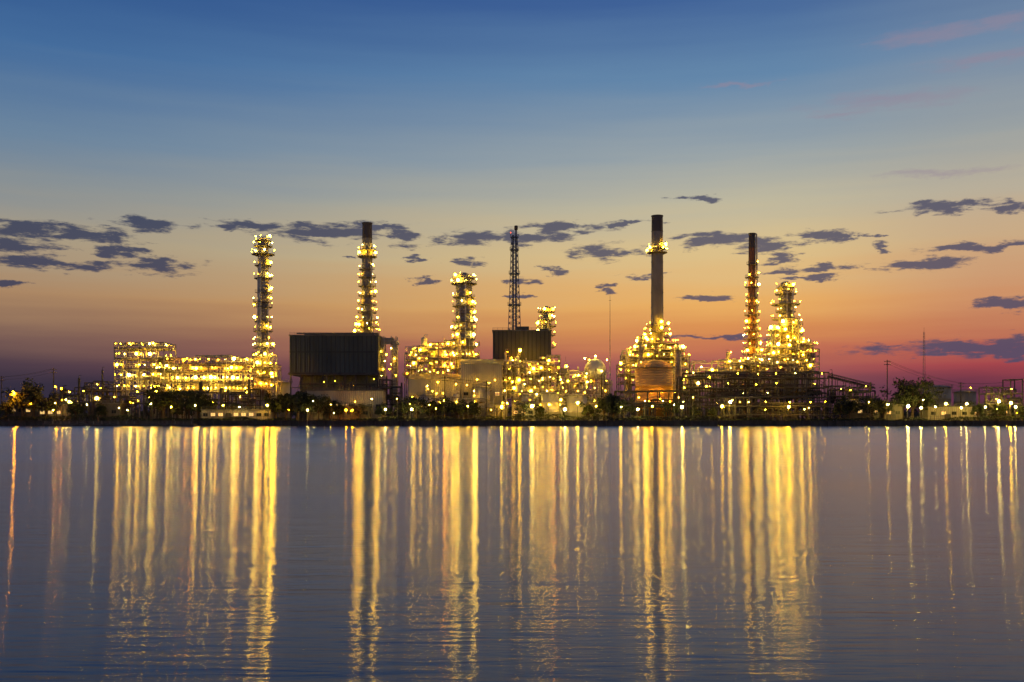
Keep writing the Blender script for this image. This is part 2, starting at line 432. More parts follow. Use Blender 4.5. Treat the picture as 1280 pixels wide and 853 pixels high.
m = MB(); m.box(-900, 900, -.7, .5, G + .052, G + .3); q.part('coping', m, 'conc')
m = MB()
for i in range(-75, 76): m.lathe(i * 3.2, -.6, [(.22, -1.5), (.22, G + .04)], n=8)
q.part('fender_pile', m, 'dark')['kind'] = 'stuff'

# ---------------------------------------------------------------- trees
def tree_meshes(seed, w, h):
    rr = random.Random(seed); t = MB()
    t.tube((0, 0, 0), (rr.uniform(-.3, .3), 0, h * .4), .3, .2, n=8)
    cl = []
    for k in range(9):
        a = rr.uniform(0, 6.28); l = rr.uniform(.25, .8); e = (math.cos(a) * w * .4 * l, math.sin(a) * w * .4 * l, h * rr.uniform(.5, .85))
        t.tube((0, 0, h * rr.uniform(.25, .4)), e, .14, .05, n=5); cl.append(e)
    for k in range(13):
        a = rr.uniform(0, 6.28); l = math.sqrt(rr.random()); z = rr.uniform(.38, .93)
        cl.append((math.cos(a) * w * .42 * l * math.sqrt(max(.1, 1 - (z - .55) ** 2 * 4)), math.sin(a) * w * .42 * l, h * z))
    c = MB()
    for e in cl:
        R0 = w * rr.uniform(.1, .2)
        for k in range(75):
            v = Vector((rr.gauss(0, 1), rr.gauss(0, 1), rr.gauss(0, .7))).normalized() * R0 * rr.random() ** .4
            p = Vector(e) + v; sz = rr.uniform(.12, .32)
            u = Vector((rr.gauss(0, 1), rr.gauss(0, 1), rr.gauss(0, 1))).normalized(); ww = u.orthogonal().normalized()
            c.add([p - u * sz, p + ww * sz * .7, p + u * sz, p - ww * sz * .7], [(0, 1, 2, 3)])
    return t.mesh('trunk', ['bark']), c.mesh('crown', ['leaf'])
TV = [tree_meshes(11, 8, 7), tree_meshes(12, 6, 7.5), tree_meshes(13, 10, 8), tree_meshes(14, 5, 6)]
def tree(px, d, htop, k=None, wide=1.0):
    k = R.randrange(4) if k is None else k
    h = (Z(htop, d) - G) / (7, 7.5, 8, 6)[k]
    th = Thing('tree', 'dark leafy tree beside the riverside plant', 'tree', X(px, d), d, G, 'trees along the river bank')
    a = R.uniform(0, 6.28)
    th.inst('trunk', TV[k][0], (0, 0, 0), (h * wide, h * wide, h), a); th.inst('crown', TV[k][1], (0, 0, 0), (h * wide, h * wide, h), a)
for px, pt in ((8,500),(28,483),(42,477),(58,490),(95,500),(126,504),(205,482),(222,500),(236,487),(247,492),(258,494),(290,503),(345,492),(358,490),(372,488),(386,490),(398,494),(412,498),(425,502),(448,504),(505,498),(520,496),(538,500),(555,498),(572,500),(590,501),(655,503),(675,506),(735,504),(755,494),(768,491),(780,498),(840,503),(870,506),(1050,500),(1062,496),(1090,496),(1105,500),(1222,503),(480,505),(890,508),(1250,502),(1278,504)):
    tree(px, R.uniform(379, 384), pt)
tree(1140, 388, 474, 2, 1.05); tree(1128, 391, 481, 0); tree(1152, 392, 483, 0)
def far(name, n, y0, y1, xr, hmin, hmax, sz, seed, label):
    rs = np.random.RandomState(seed)
    x = rs.uniform(-xr, xr, n); y = rs.uniform(y0, y1, n)
    env = .5 + .25 * np.sin(x * .031 + 1) + .15 * np.sin(x * .11) + .25 * np.sin(x * .37 + 2) * np.sin(x*.053)
    h = hmin + (hmax - hmin) * np.clip(env, 0, 1)
    z = G + rs.rand(n) ** .7 * h
    c = np.stack([x, y, z], 1); u = rs.normal(size=(n, 3)); u /= np.linalg.norm(u, axis=1)[:, None]
    w = np.cross(u, rs.normal(size=(n, 3))); w /= np.linalg.norm(w, axis=1)[:, None]
    s_ = (rs.uniform(.5, 1, n) * sz)[:, None]
    V = np.stack([c - u * s_, c + w * s_ * .8, c + u * s_, c - w * s_ * .8], 1).reshape(-1, 3)
    me = bpy.data.meshes.new(name); me.from_pydata(V.tolist(), [], [tuple(range(i * 4, i * 4 + 4)) for i in range(n)])
    me.materials.append(M['leaf']); o = bpy.data.objects.new(name, me); COL.objects.link(o)
    o['kind'] = 'stuff'; o['label'] = label; o['category'] = 'vegetation'
far('shore_vegetation', 46000, 374.6, 376.6, 235, .3, 2.8, .24, 3, 'low dark bushes and weeds along the concrete quay')
far('distant_treeline', 26000, 760, 900, 620, 4, 13, 1.5, 5, 'far dark treeline on the horizon behind the plant')

# ---------------------------------------------------------------- the plant
unit('process_unit', 'tall multi-deck steel process unit crowded with yellow lamps', 'process unit', 143, 205, 400, 14, [(143,428),(198,440)], [430,443,456,469,483], [13,11,11,12,12], 1, 5, jit=.1)
unit('pipe_rack', 'long lit steel pipe rack with air coolers on top', 'pipe rack', 188, 318, 404, 12, [(188,447),(240,444),(290,447)], [450,461,473,486], [28,28,26,22], 2, 9, pr=2, jit=.1)
unit('process_unit', 'narrow steel structure at the foot of a tall lit column', 'process unit', 316, 343, 402, 11, [(316,440),(330,455)], [442,455,468,482], [6,6,6,6], 3, 2, jit=.3)
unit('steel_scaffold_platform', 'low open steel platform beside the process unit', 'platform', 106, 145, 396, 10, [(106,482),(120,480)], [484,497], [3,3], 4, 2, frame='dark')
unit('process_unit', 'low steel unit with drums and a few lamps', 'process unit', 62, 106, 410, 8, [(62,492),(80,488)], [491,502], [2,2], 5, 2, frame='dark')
unit('process_unit', 'steel process unit with exchangers and scattered yellow lamps', 'process unit', 506, 562, 418, 14, [(506,438),(520,432),(540,428),(556,436)], [434,446,458,468], [10,10,10,9], 6, 6, pr=2, jit=.8)
unit('process_unit', 'steel structure around the base of a wide column', 'process unit', 556, 598, 422, 12, [(556,425),(572,440)], [430,444,458], [9,9,8], 7, 3, pr=1.5, jit=.6)
unit('process_unit', 'pipework unit between the boiler house and stack', 'process unit', 620, 700, 404, 14, [(620,454),(655,453),(680,446)], [452,462,474,486], [8,13,13,10], 8, 6, pr=2.5, jit=.8)
unit('process_unit', 'lit steel unit with spherical vessel beside it', 'process unit', 698, 765, 412, 14, [(698,460),(715,468),(750,474)], [464,476,489], [8,10,10], 9, 6, pr=2.5)
unit('process_unit', 'lit steel decks wrapped around a fired heater', 'process unit', 775, 862, 428, 14, [(775,454),(790,446),(800,438),(842,438),(855,444)], [438,447,456,466,476], [8,10,8,5,5], 10, 4, pr=2.5, jit=.6)
unit('process_unit', 'steel unit with drums beside a slim lit stack', 'process unit', 862, 955, 430, 14, [(862,466),(900,454),(925,452),(945,448)], [452,461,472,484], [10,13,6,4], 11, 7, pr=2, jit=.8)
unit('process_unit', 'broad steel structure around the base of a lit column', 'process unit', 945, 1024, 420, 16, [(945,450),(956,440),(966,428),(1002,430),(1015,436)], [432,442,452,461], [8,13,13,12], 12, 5, pr=2, jit=.5)
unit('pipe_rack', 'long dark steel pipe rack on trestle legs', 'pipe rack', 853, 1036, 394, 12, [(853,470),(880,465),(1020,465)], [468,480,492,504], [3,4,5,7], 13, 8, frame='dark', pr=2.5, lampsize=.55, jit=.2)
unit('loading_platform', 'low steel loading platform beside the river', 'platform', 905, 1040, 381, 7, [(905,497),(950,503)], [503,514], [2,4], 14, 2, frame='dark', lampsize=.6, jit=.2)
unit('process_unit', 'low piping unit behind riverside trees', 'process unit', 372, 500, 398, 8, [(372,488),(430,492),(470,478)], [482,496], [2,2], 15, 4, frame='dark')
unit('process_unit', 'low riverside piping unit with pumps', 'process unit', 640, 760, 392, 8, [(640,490),(700,486),(740,492)], [494,504], [6,7], 16, 6, pr=2, lampsize=.7)
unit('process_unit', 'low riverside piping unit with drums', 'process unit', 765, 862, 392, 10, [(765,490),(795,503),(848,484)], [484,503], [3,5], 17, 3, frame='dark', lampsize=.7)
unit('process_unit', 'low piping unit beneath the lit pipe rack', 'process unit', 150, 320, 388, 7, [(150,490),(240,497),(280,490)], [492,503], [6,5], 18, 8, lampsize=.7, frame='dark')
unit('pipe_rack', 'low pipe bridge in front of the pale warehouses', 'pipe rack', 506, 632, 389, 4, [(506,498),(560,496),(600,492)], [500,508], [4,3], 21, 3, pr=1.5, lampsize=.5)
unit('loading_gantry', 'open steel loading gantry on the quay', 'gantry', 1233, 1278, 382, 6, [(1233,484),(1262,474)], [487,500,512], [1,1,1], 19, 1, frame='dark', lampsize=.6, jit=0)

tower('distillation_column', 'tall slim column ringed with lamp-lit platforms', 'column', 329, 415, 297, 500, 13, 15,
      [(297,6,1.2),(304,5,1.7),(314,8,2.6),(328,2,1.3),(344,5,1.5),(362,3,1.2),(374,3,1.8),(380,2,1.5),(398,4,1.3),(410,4,1.7),(424,4,1.6),(431,4,1.8),(444,6,1.6),(458,5,1.5),(472,5,1.5)], pipes=4)
tower('chimney_stack', 'grey chimney stack with sooty top and lit spiral platforms', 'chimney', 459, 428, 280, 500, 12, 17,
      [(309,5,1.6),(317,6,2.0),(333,3,1.2),(343,4,1.4),(354,3,1.4),(366,4,1.4),(377,4,1.6),(387,5,1.6),(397,6,2.0),(405,6,2.4),(413,7,2.8)], mats=('stack','stackd'), dark_above=306, head='flat', pipes=1)
tower('distillation_column', 'wide lit column with platforms and side riser pipe', 'column', 580, 428, 341, 500, 20, 22,
      [(344,6,1.5),(351,7,2.2),(368,3,1.3),(379,5,1.5),(389,3,1.4),(399,4,1.6),(409,6,1.8),(420,5,1.5),(430,7,2.0),(443,6,2.0)], pipes=6)
tower('distillation_column', 'short lit column standing above a clad building', 'column', 683, 430, 383, 500, 12, 13,
      [(386,6,1.7),(396,4,1.5),(404,6,2.2),(415,6,1.8),(430,4,1.8)], pipes=2)
tower('chimney_stack', 'tall brown-grey chimney stack with one lit ring platform', 'chimney', 821.5, 436, 271, 500, 14, 17,
      [(307,6,1.5),(312,8,1.9),(404,6,2.2),(412,7,3.0)], mats=('stack','stackd'), dark_above=300, head='flat', pipes=0)
tower('chimney_stack', 'slim chimney stack with many lamp-lit platforms', 'chimney', 940, 440, 293, 500, 8, 12,
      [(327,1,1),(343,4,1.5),(355,5,1.5),(368,2,1.0),(378,3,1.3),(390,5,1.7),(401,3,1.3),(410,4,1.8),(420,6,2.0),(430,5,2.0),(439,7,2.4),(449,8,2.8)], mats=('brick','stackd'), dark_above=326, head='flat', pipes=1)
tower('distillation_column', 'thick lit column with stepped ring decks', 'column', 982, 432, 352, 500, 15, 22,
      [(356,5,1.2),(364,6,1.8),(377,7,3.3),(386,4,1.4),(395,7,3.0),(404,4,1.5),(412,8,4.0),(421,5,2.0),(429,9,4.8)], pipes=8)
tower('process_column', 'small side column with lamps beside the thick column', 'column', 1010, 425, 424, 500, 9, 10, [(428,5,1.5),(438,5,1.6)], pipes=2)
tower('process_column', 'small side column standing close to the thick column', 'column', 966, 426, 405, 500, 7, 8, [(409,4,1.3),(420,4,1.5),(431,4,1.6)], pipes=2)
tower('process_column', 'small side column standing close to the thick column', 'column', 997, 426, 398, 500, 6, 7, [(402,4,1.2),(414,3,1.2),(424,4,1.6)], pipes=2)
tower('process_column', 'thin dark vessel column in the process unit', 'column', 541, 430, 428, 500, 7, 7, [(434,4,1.2)], pipes=1)
tower('process_column', 'thin dark vessel column near the pipework', 'column', 918, 436, 448, 500, 7, 7, [(453,5,1.2)], pipes=1)
tower('process_column', 'slim vessel column among the lit heater decks', 'column', 801, 424, 420, 500, 6, 7, [(424,4,1.2),(434,3,1.2)], pipes=1)
tower('process_column', 'slim vessel column among the lit heater decks', 'column', 847, 424, 430, 500, 8, 8, [(434,4,1.2)], pipes=2)

d = 440; s = S(d)
th = Thing('fired_heater', 'cone-topped fired heater feeding the tall chimney stack', 'heater', X(821.5, d), d, G)
m = MB(); m.lathe(0, 0, [(22*s, 0), (22*s, Z(446,d)-G), (17*s, Z(438,d)-G), (9*s, Z(428,d)-G), (8*s, Z(405,d)-G)], n=24); th.part('heater_shell', m, 'shell')
m = MB()
for k in range(12):
    a = k * math.pi / 6; m.tube((22*s*math.cos(a), 22*s*math.sin(a), 0), (22*s*math.cos(a), 22*s*math.sin(a), Z(446,d)-G), .25)
th.part('stiffener_frame', m, 'steel')
for py, ri, ro, nl in ((422,9,16,8),(431,12,26,12),(440,18,35,16),(450,22.3,40,18)):
    m = MB(); z = Z(py, d) - G; m.ring(0, 0, z, ri*s, ro*s, n=28)
    for k in range(10):
        a = k * math.pi / 5; m.tube((ro*.95*s*math.cos(a), ro*.95*s*math.sin(a), z), (ro*.95*s*math.cos(a), ro*.95*s*math.sin(a), z - 3), .12, n=5)
    th.part('ring_platform', m, 'grate')
    for k in range(nl):
        a = math.pi + math.pi * (k + .5 + R.uniform(-.3, .3)) / nl
        if R.random() < .85: lamp(th, ro*s*math.cos(a), ro*s*math.sin(a), z + 1.6 + R.uniform(-.3, .3))
def tank(px, d, wpx, pt, mt, label, roofm='white', lamps=0, dome=.16):
    s = S(d); r = wpx * s / 2; H = Z(pt, d) - G
    th = Thing('storage_tank', label, 'tank', X(px, d), d + r, G)
    m = MB(); m.lathe(0, 0, [(r, 0), (r, H * .33), (r + .08, H * .33 + .02), (r + .08, H * .33 + .2), (r, H * .33 + .22), (r, H * .66), (r + .08, H * .66 + .02), (r + .08, H * .66 + .2), (r, H * .66 + .22), (r, H)], n=48)
    th.part('tank_shell', m, mt, True)
    m = MB(); m.lathe(0, 0, [(r + .1, H + .003), (r * .85, H + r * dome * .45), (r * .5, H + r * dome * .85), (.1, H + r * dome)], n=36); th.part('roof', m, roofm)
    m = MB(); m.ring(0, 0, H - .1, r + .09, r + .8, 0, 2 * math.pi, 24); th.part('platform', m, 'grate')
    m = MB()
    for k in range(24):
        a0 = -2.6 + k * .07; z0 = H * k / 24
        m.box(r * math.cos(a0) * 1.03 - .4, r * math.cos(a0) * 1.03 + .4, r * math.sin(a0) * 1.06 - .3, r * math.sin(a0) * 1.06, z0, z0 + .1)
    th.part('stair', m, 'steel')
    for k in range(lamps):
        a = -math.pi * (k + .5) / lamps; lamp(th, (r + 1) * math.cos(a), (r + 1) * math.sin(a), H * R.choice([.5, 1.05]) + 1, .6, 'warm')
    return th
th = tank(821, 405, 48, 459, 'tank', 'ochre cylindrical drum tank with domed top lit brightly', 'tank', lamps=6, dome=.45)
for dx, dz in ((-8, 9.5), (-4, 8.0), (0.5, 9.0), (4.5, 8.0), (8, 9.5)): th.inst('lamp', LM['flood_orange' if abs(dx) < 5 else 'flood_warm'], (dx, -13.5, dz), .42)  # added floodlights hung before the drum only to brighten its shell
tank(1178, 420, 34, 484, 'beige', 'beige storage tank beside a dark tree', 'beige')
tank(1212, 450, 26, 490, 'beige', 'pale storage tank near the river bank', 'beige', lamps=1)
tank(345, 440, 30, 478, 'white', 'pale storage tank behind the trees', lamps=1)
tank(602, 391, 20, 484, 'white', 'small cream storage tank before the beige warehouse', lamps=2)
tank(688, 386, 22, 492, 'white', 'small cream storage tank on the river bank', lamps=3)
tank(660, 387, 16, 494, 'white', 'small cream storage tank on the river bank', lamps=2)
tank(722, 387, 26, 494, 'white', 'small cream storage tank on the river bank', lamps=3)
tank(532, 388, 18, 494, 'white', 'small cream storage tank before the grey warehouse', lamps=2)
d = 422; s = S(d); th = Thing('sphere_tank', 'pale spherical gas tank on legs lit by lamps', 'tank', X(742, d), d - 8, G)
r = 13 * s; zc = Z(463, d) - G
m = MB(); m.lathe(0, 0, [(max(.05, r * math.sin(t)), zc - r * math.cos(t)) for t in [math.pi * i / 14 for i in range(15)]], n=24); th.part('tank_shell', m, 'white', True)
for k in range(8):
    m = MB(); a = k * math.pi / 4; m.tube((r*.95*math.cos(a), r*.95*math.sin(a), 0), (r*.95*math.cos(a), r*.95*math.sin(a), zc), .3, n=8); th.part('leg', m, 'steel')
for dx, z, sc in ((-r, zc + r, 1.0), (r, zc + r * .8, .9), (0, zc + r + 1, 1.1), (r * .5, zc - 1, .8), (-r * .9, zc - 2, .8)): lamp(th, dx, -r - .8 if z < zc + r else -1, z, sc, 'pale')

th, W, H, hy = building('boiler_house', 'dark green corrugated boiler house raised on steel legs', 362, 473, 420, 466, 408, 20, 'clad', legs=9, door=False)
m = MB(); m.box(-W/2 - .5, W/2 + .5, -hy - .5, hy + .5, Z(468,408) - G - .3, Z(466,408) - G - .01); th.part('floor_beam', m, 'dark')
m = MB(); m.box(-W/2 + 4, W/2 - 1, -hy + 5, hy - 3, 0, Z(468,408) - G - .32); th.part('lower_housing', m, 'clad')
m = MB()
for k in range(20): m.box(-W/2 + W*k/20 + .6, -W/2 + W*k/20 + .95, -hy - .3, -hy - .003, Z(465.9,408) - G, H - .1)
m.box(-W/2, W/2, -hy - .42, -hy - .302, Z(441,408) - G, Z(439.6,408) - G)
th.part('wall_ribs', m, 'clad2')
m = MB(); m.box(-W * .38, W * .42, -2, 2, H + .46, H + 1.8); m.tube((-W*.45, -5, H + 1.4), (W*.48, -5, H + 1.4), .3); th.part('roof_ventilator', m, 'roof')
for px, py in ((384,480),(417,476),(440,482),(466,474)): lamp(th, (px-417.5)*S(408), -hy + 3, Z(py, 408) - G, .35)
d = 418; s = S(d); th = Thing('flue_duct', 'arched steel flue duct between boiler house and stack', 'duct', X(484, d), d, G)
m = MB(); zt = Z(423, d) - G
m.box(-9*s, 9*s, -2, 2, zt - 2.4, zt); m.box(8*s, 13*s, -1.99, 1.99, 6, zt - 2.5); m.tube((8.5*s, 0, zt-1.4), (12*s, 0, zt-3.2), 1.5, n=10)
m.box(-9.01*s, -4*s, -1.98, 1.98, zt - 14, zt - 2.41); th.part('duct', m, 'shell')
m = MB()
for xx in (-8, -3, 6, 12):
    for y in (-2.6, 2.6): m.box(xx*s - .2, xx*s + .2, y - .2, y + .2, 0, zt + .6)
th.part('support_frame', m, 'steel')
for px, py in ((477,440),(490,436),(482,452),(494,449),(488,462),(478,470),(496,470),(484,444),(490,456),(480,462)): lamp(th, (px-484)*s, -2.9, Z(py, d) - G, .7)

th, W, H, hy = building('boiler_house', 'grey-green clad boiler house raised on steel legs', 616, 689, 414, 450, 412, 18, 'brown', legs=7, door=False)
m = MB(); m.box(-W*.1, W*.12, -hy + 1, hy - 1, H + .46, H + 2.0); th.part('roof_housing', m, 'brown')
m = MB(); m.box(W*.3, W*.45, -4, 4, H + .46, H + 1.4); th.part('roof_housing', m, 'brown')
m = MB()
for k in range(14): m.box(-W/2 + W*k/14 + .6, -W/2 + W*k/14 + .9, -hy - .25, -hy - .003, Z(449.9,412) - G, H - .1)
th.part('wall_ribs', m, 'clad2')
for px, py in ((622,454),(640,457),(655,454),(672,457),(685,452)): lamp(th, (px-652.5)*S(412), -hy - .5, Z(py, 412) - G - 1, .6)
d = 424; s = S(d); zb = G; th = Thing('lattice_tower', 'slender blue-grey lattice flare tower with twin flues', 'tower', X(643, d), d, zb)
m = MB(); H = Z(297, d) - zb; n = 30
hw = lambda z: (15 - 11.2 * (z / H) ** .6) * s
for k in range(n):
    z0, z1 = H * k / n, H * (k + 1) / n; a, b = hw(z0), hw(z1)
    c0 = [(-a,-a,z0),(a,-a,z0),(a,a,z0),(-a,a,z0)]; c1 = [(-b,-b,z1),(b,-b,z1),(b,b,z1),(-b,b,z1)]
    for i in range(4):
        j = (i + 1) % 4
        m.beam(c0[i], c1[i], .26); m.beam(c1[i], c1[j], .14); m.beam(c0[i], c1[j], .14); m.beam(c0[j], c1[i], .14)
th.part('lattice_frame', m, 'blue')
for xx, hh in ((-.6, 1), (.7, 3)):
    m = MB(); m.tube((xx, 0, 0), (xx, 0, H + hh), .4, n=10); th.part('flue_pipe', m, 'blue')
for fz in (.45, .63, .8, .93, 1.0):
    m = MB(); m.ring(0, 0, H * fz, hw(H*fz) * .6, hw(H * fz) * 1.2 + .3, n=12); th.part('platform', m, 'blue')
m = MB(); m.lathe(.7, 0, [(.4, H + 3), (.75, H + 3.3), (.8, H + 4.6), (.6, H + 5)], n=10); th.part('flare_tip', m, 'stackd')
lamp(th, -1.6, -1.6, H + 1.8, .8, 'red')

building('warehouse', 'pale beige ribbed warehouse wall facing the river', 576, 628, 455, None, 396, 22, 'beige', (4, 1), 'gable', .1, fill_lamps=4)
building('warehouse', 'low pale grey warehouse with shallow metal roof', 511, 575, 474, None, 394, 18, 'beige', (6, 1), 'gable', .2, fill_lamps=4)
building('warehouse', 'long low pale green workshop below the boiler house', 384, 478, 489, None, 386, 12, 'beige', (9, 1), 'flat', .25, fill_lamps=1)
for args in ((12, 40, 501, 388, 'small weathered riverside house with tin roof', 3, 'shed'), (48, 78, 507, 386, 'small low quay office with lit windows', 3, 'beige'), (120, 150, 505, 383, 'small low pump house by the quay', 2, 'shed'),
             (252, 338, 513, 378.5, 'long low dock shed lit along its front', 9, 'beige'), (430, 462, 508, 381, 'small pump house with lit windows', 3, 'shed'), (640, 668, 506, 382, 'small quay control room', 3, 'beige'),
             (736, 760, 504, 383, 'small quay store with tin roof', 3, 'beige'), (1060, 1100, 504, 388, 'low riverside workshop with tin roof', 4, 'shed'), (1105, 1128, 507, 386, 'small dark site office', 2, 'shed'),
             (1160, 1225, 509, 388, 'long low riverside store with tin roof', 5, 'beige'), (1240, 1262, 506, 392, 'small gatehouse behind the gantry', 2, 'shed')):
    building('low_building', args[4], args[0], args[1], args[2], None, args[3], 7, args[6], (args[5], 1), R.choice(['gable', 'flat']), .45)

d = 402; th = Thing('inclined_conveyor', 'dark enclosed conveyor sloping down from the pipe rack', 'conveyor', X(1035, d), d, G)
m = MB(); a = Vector((0, 0, Z(472, d) - G)); b = Vector((X(1092, d) - X(1035, d), 0, Z(486, d) - G))
for y in (-1.3, 1.3):
    for h in (0, 1.6): m.beam(a + Vector((0, y, h)), b + Vector((0, y, h)), .2)
    for k in range(12):
        p = a.lerp(b, k/12); q_ = a.lerp(b, (k+1)/12); m.beam(p + Vector((0,y,0)), q_ + Vector((0,y,1.6)), .12); m.beam(p + Vector((0,y,0)), p + Vector((0,y,1.6)), .12)
th.part('truss', m, 'dark')
m = MB()
for y in (-.8, 0, .8): m.tube(a + Vector((0,y,.5)), b + Vector((0,y,.5)), .25, n=8)
th.part('conveyor_pipes', m, 'dark')
for k in range(1, 6):
    m = MB()
    p = a.lerp(b, k/5.5)
    for y in (-1.3, 1.3): m.beam((p.x, y, 0), (p.x, y, p.z), .2)
    m.beam((p.x, -1.3, p.z*.1), (p.x, 1.3, p.z*.9), .12)
    th.part('trestle', m, 'dark')
unit('process_unit', 'low dark steel unit under the sloping conveyor', 'process unit', 1038, 1100, 396, 8, [(1038,482),(1060,488),(1080,493)], [486,498], [2,3], 23, 4, frame='dark', lampsize=.5, pr=2)

def mast(px, d, pt, r, label, lattice=False):
    th = Thing('radio_mast', label, 'mast', X(px, d), d, G); H = Z(pt, d) - G; m = MB()
    if lattice:
        n = 24
        for k in range(n):
            for i in range(3):
                t0 = i * 2.094; t1 = t0 + 2.094; w0 = .9 * (1 - .6 * k / n); w1 = .9 * (1 - .6 * (k + 1) / n)
                p = (w0*math.cos(t0), w0*math.sin(t0), H*k/n); q_ = (w1*math.cos(t0), w1*math.sin(t0), H*(k+1)/n); q2 = (w1*math.cos(t1), w1*math.sin(t1), H*(k+1)/n)
                m.beam(p, q_, .08); m.beam(p, q2, .05)
    else: m.tube((0,0,0), (0,0,H*.6), r, r*.7, n=8); m.tube((0,0,H*.6), (0,0,H), r*.7, r*.3, n=8)
    th.part('mast_pole', m, 'steel')
    m = MB(); m.tube((0,0,H), (0,0,H+2), .05, n=4); m.box(-.5,.5,-.05,.05,H-2,H-1.9); th.part('antenna', m, 'dark')
mast(762.5, 410, 370, .22, 'thin grey guyed mast above the pipework'); mast(1155, 460, 415, .3, 'thin lattice radio mast behind the trees', True)
mast(707, 410, 452, .22, 'short grey lightning mast in the pipework')
def pole(px, d, pt):
    th = Thing('utility_pole', 'dark utility pole with crossarms and insulators', 'utility pole', X(px, d), d, G, 'utility poles by the river'); H = Z(pt, d) - G
    m = MB(); m.tube((0,0,0), (0,0,H), .26, .17, n=8); th.part('pole', m, 'conc')
    m = MB(); m.box(-.1,.1,-.1,.1,H-1.5,H-1.2)
    for z in (H - .8, H - 2): m.box(-1.3, 1.3, -.26, -.1, z, z + .18)
    th.part('crossarm', m, 'dark')
    m = MB()
    for z in (H - .62, H - 1.82):
        for xx in (-1.2, -.5, .5, 1.2): m.lathe(xx, -.18, [(.06, z), (.13, z + .15), (.05, z + .3)], n=6)
    th.part('insulator', m, 'white'); return (th, H)
for grp in (((1109,392,450),(1201,404,478),(1282,420,472)), ((67,390,460),(2,396,470)), ((608,388,476),(556,392,470))):
    prev = None
    for g in grp:
        c = pole(*g)
        if prev:
            (t0, h0), (t1, h1) = prev, c
            for kk, (dz, oy) in enumerate(((-.3, -1.2), (-.3, 1.2), (-1.5, 0))):
                m = MB(); p0 = Vector((t0.x, t0.y + oy, G + h0 + dz)); p1 = Vector((t1.x, t1.y + oy, G + h1 + dz)); pv = p0; L = (p1 - p0).length
                for k in range(1, 17):
                    t = k / 16; p = p0.lerp(p1, t) - Vector((0, 0, 4 * t * (1 - t) * L * .03)); m.tube(pv - Vector((t0.x, t0.y, G)), p - Vector((t0.x, t0.y, G)), .045, n=4, cap=False); pv = p
                t0.part('power_cable', m, 'dark')
        prev = c
for px, d, pt in ((752,392,468),(1233,384,482),(1257,386,486),(30,400,478),(115,392,480),(1128,392,492)): pole(px, d, pt)

def slamp(px, d, py, sc=1.0, kind='pale'):
    H = Z(py, d) - G
    th = Thing('street_lamp', 'lit lamp post standing on the river quay', 'street lamp', X(px, d), d, G, 'lamp posts along the quay')
    m = MB(); m.tube((0, 0, 0), (0, 0, H + .4), .12, .07, n=6); m.tube((0, 0, H + .4), (0, -1.0, H + .75), .06, n=5); m.box(-.2, .2, -.2, .2, 0, .3); th.part('pole', m, 'dark')
    th.inst('lamp_head', LM['flood_' + kind], (0, -1.0, H), sc)
big = [(18,492,2.4,'orange'),(40,505,.5,'orange'),(71,484,.9,'orange'),(78,486,.9,'orange'),(84,500,.5,'pale'),(110,506,.4,'pale'),(68,513,.5,'warm'),(150,510,.4,'pale'),(190,505,.5,'pale'),(215,509,.8,'warm'),(245,507,.5,'pale'),(280,507,.7,'warm'),(300,509,.5,'pale'),(335,507,1.1,'warm'),
    (385,513,.8,'pale'),(433,513,1.1,'orange'),(441,513,.8,'orange'),(482,512,1.0,'pale'),(515,512,1.0,'pale'),(545,511,.5,'warm'),(585,508,.8,'warm'),(627,509,1.6,'warm'),(634,504,.6,'warm'),(665,508,1.5,'pale'),(686,506,.7,'warm'),(701,500,1.1,'warm'),(706,512,1.5,'pale'),(722,504,1.5,'warm'),(745,508,.7,'warm'),
    (776,509,.6,'pale'),(797,512,1.2,'pale'),(815,508,.9,'warm'),(852,509,1.4,'pale'),(866,497,.5,'warm'),(902,508,1.5,'warm'),(912,503,1.3,'pale'),(935,503,.6,'warm'),(985,509,1.5,'warm'),(1010,510,.5,'warm'),(1085,503,.6,'warm'),(1108,506,.9,'warm'),(1134,508,1.7,'pale'),(1150,510,1.1,'pale'),(1168,509,.7,'pale'),(1181,505,1.4,'warm'),(1200,510,.8,'pale'),(1207,505,1.1,'pale'),(1230,509,.8,'pale'),(1247,502,1.5,'pale'),(1262,504,1.6,'warm'),(1268,509,1.1,'pale')]
for k in range(24):
    px = R.uniform(25, 1275); big.append((px, R.uniform(498, 517), R.choice([.25, .35, .45]), R.choice(['warm', 'pale', 'warm', 'orange'])))
for px, py, sc, kd in big: slamp(px, R.uniform(375.2, 377.5), py, sc * .78, kd)

for i in range(16):
    p0 = 30 + i * 78; th = Thing('security_fence', 'dark mesh security fence along the quay', 'fence', X(p0 + 37, 377), 377, G, 'fence panels along the quay')
    m = MB(); w = 36 * S(376)
    n = 9
    for k in range(n + 1): m.tube((-w + 2*w*k/n, 0, 0), (-w + 2*w*k/n, 0, 2.1), .07, n=4)
    for z in (.3, 1.1, 2.0): m.tube((-w, 0, z), (w, 0, z), .04, n=4)
    th.part('fence_rail', m, 'dark')
th = Thing('floating_pontoon', 'low dark floating pontoon moored against the quay', 'pontoon', X(150, 368), 368, 0)
m = MB(); m.box(-28, 28, -2, 2, -.4, .8); th.part('hull', m, 'dark')
m = MB(); m.box(-27.8, 27.8, -1.8, 1.8, .803, .9); th.part('deck', m, 'grate')
m = MB()
for k in range(19):
    m.tube((-27 + k*3, -1.8, .9), (-27 + k*3, -1.8, 1.9), .05, n=4)
for z in (1.4, 1.9): m.tube((-27, -1.8, z), (27, -1.8, z), .04, n=4)
th.part('railing', m, 'steel')
for k in (-26, -9, 9, 26):
    m = MB(); m.lathe(k, 2.3, [(.3, -2), (.3, 3.2), (.05, 3.6)], n=8); th.part('mooring_pile', m, 'dark')

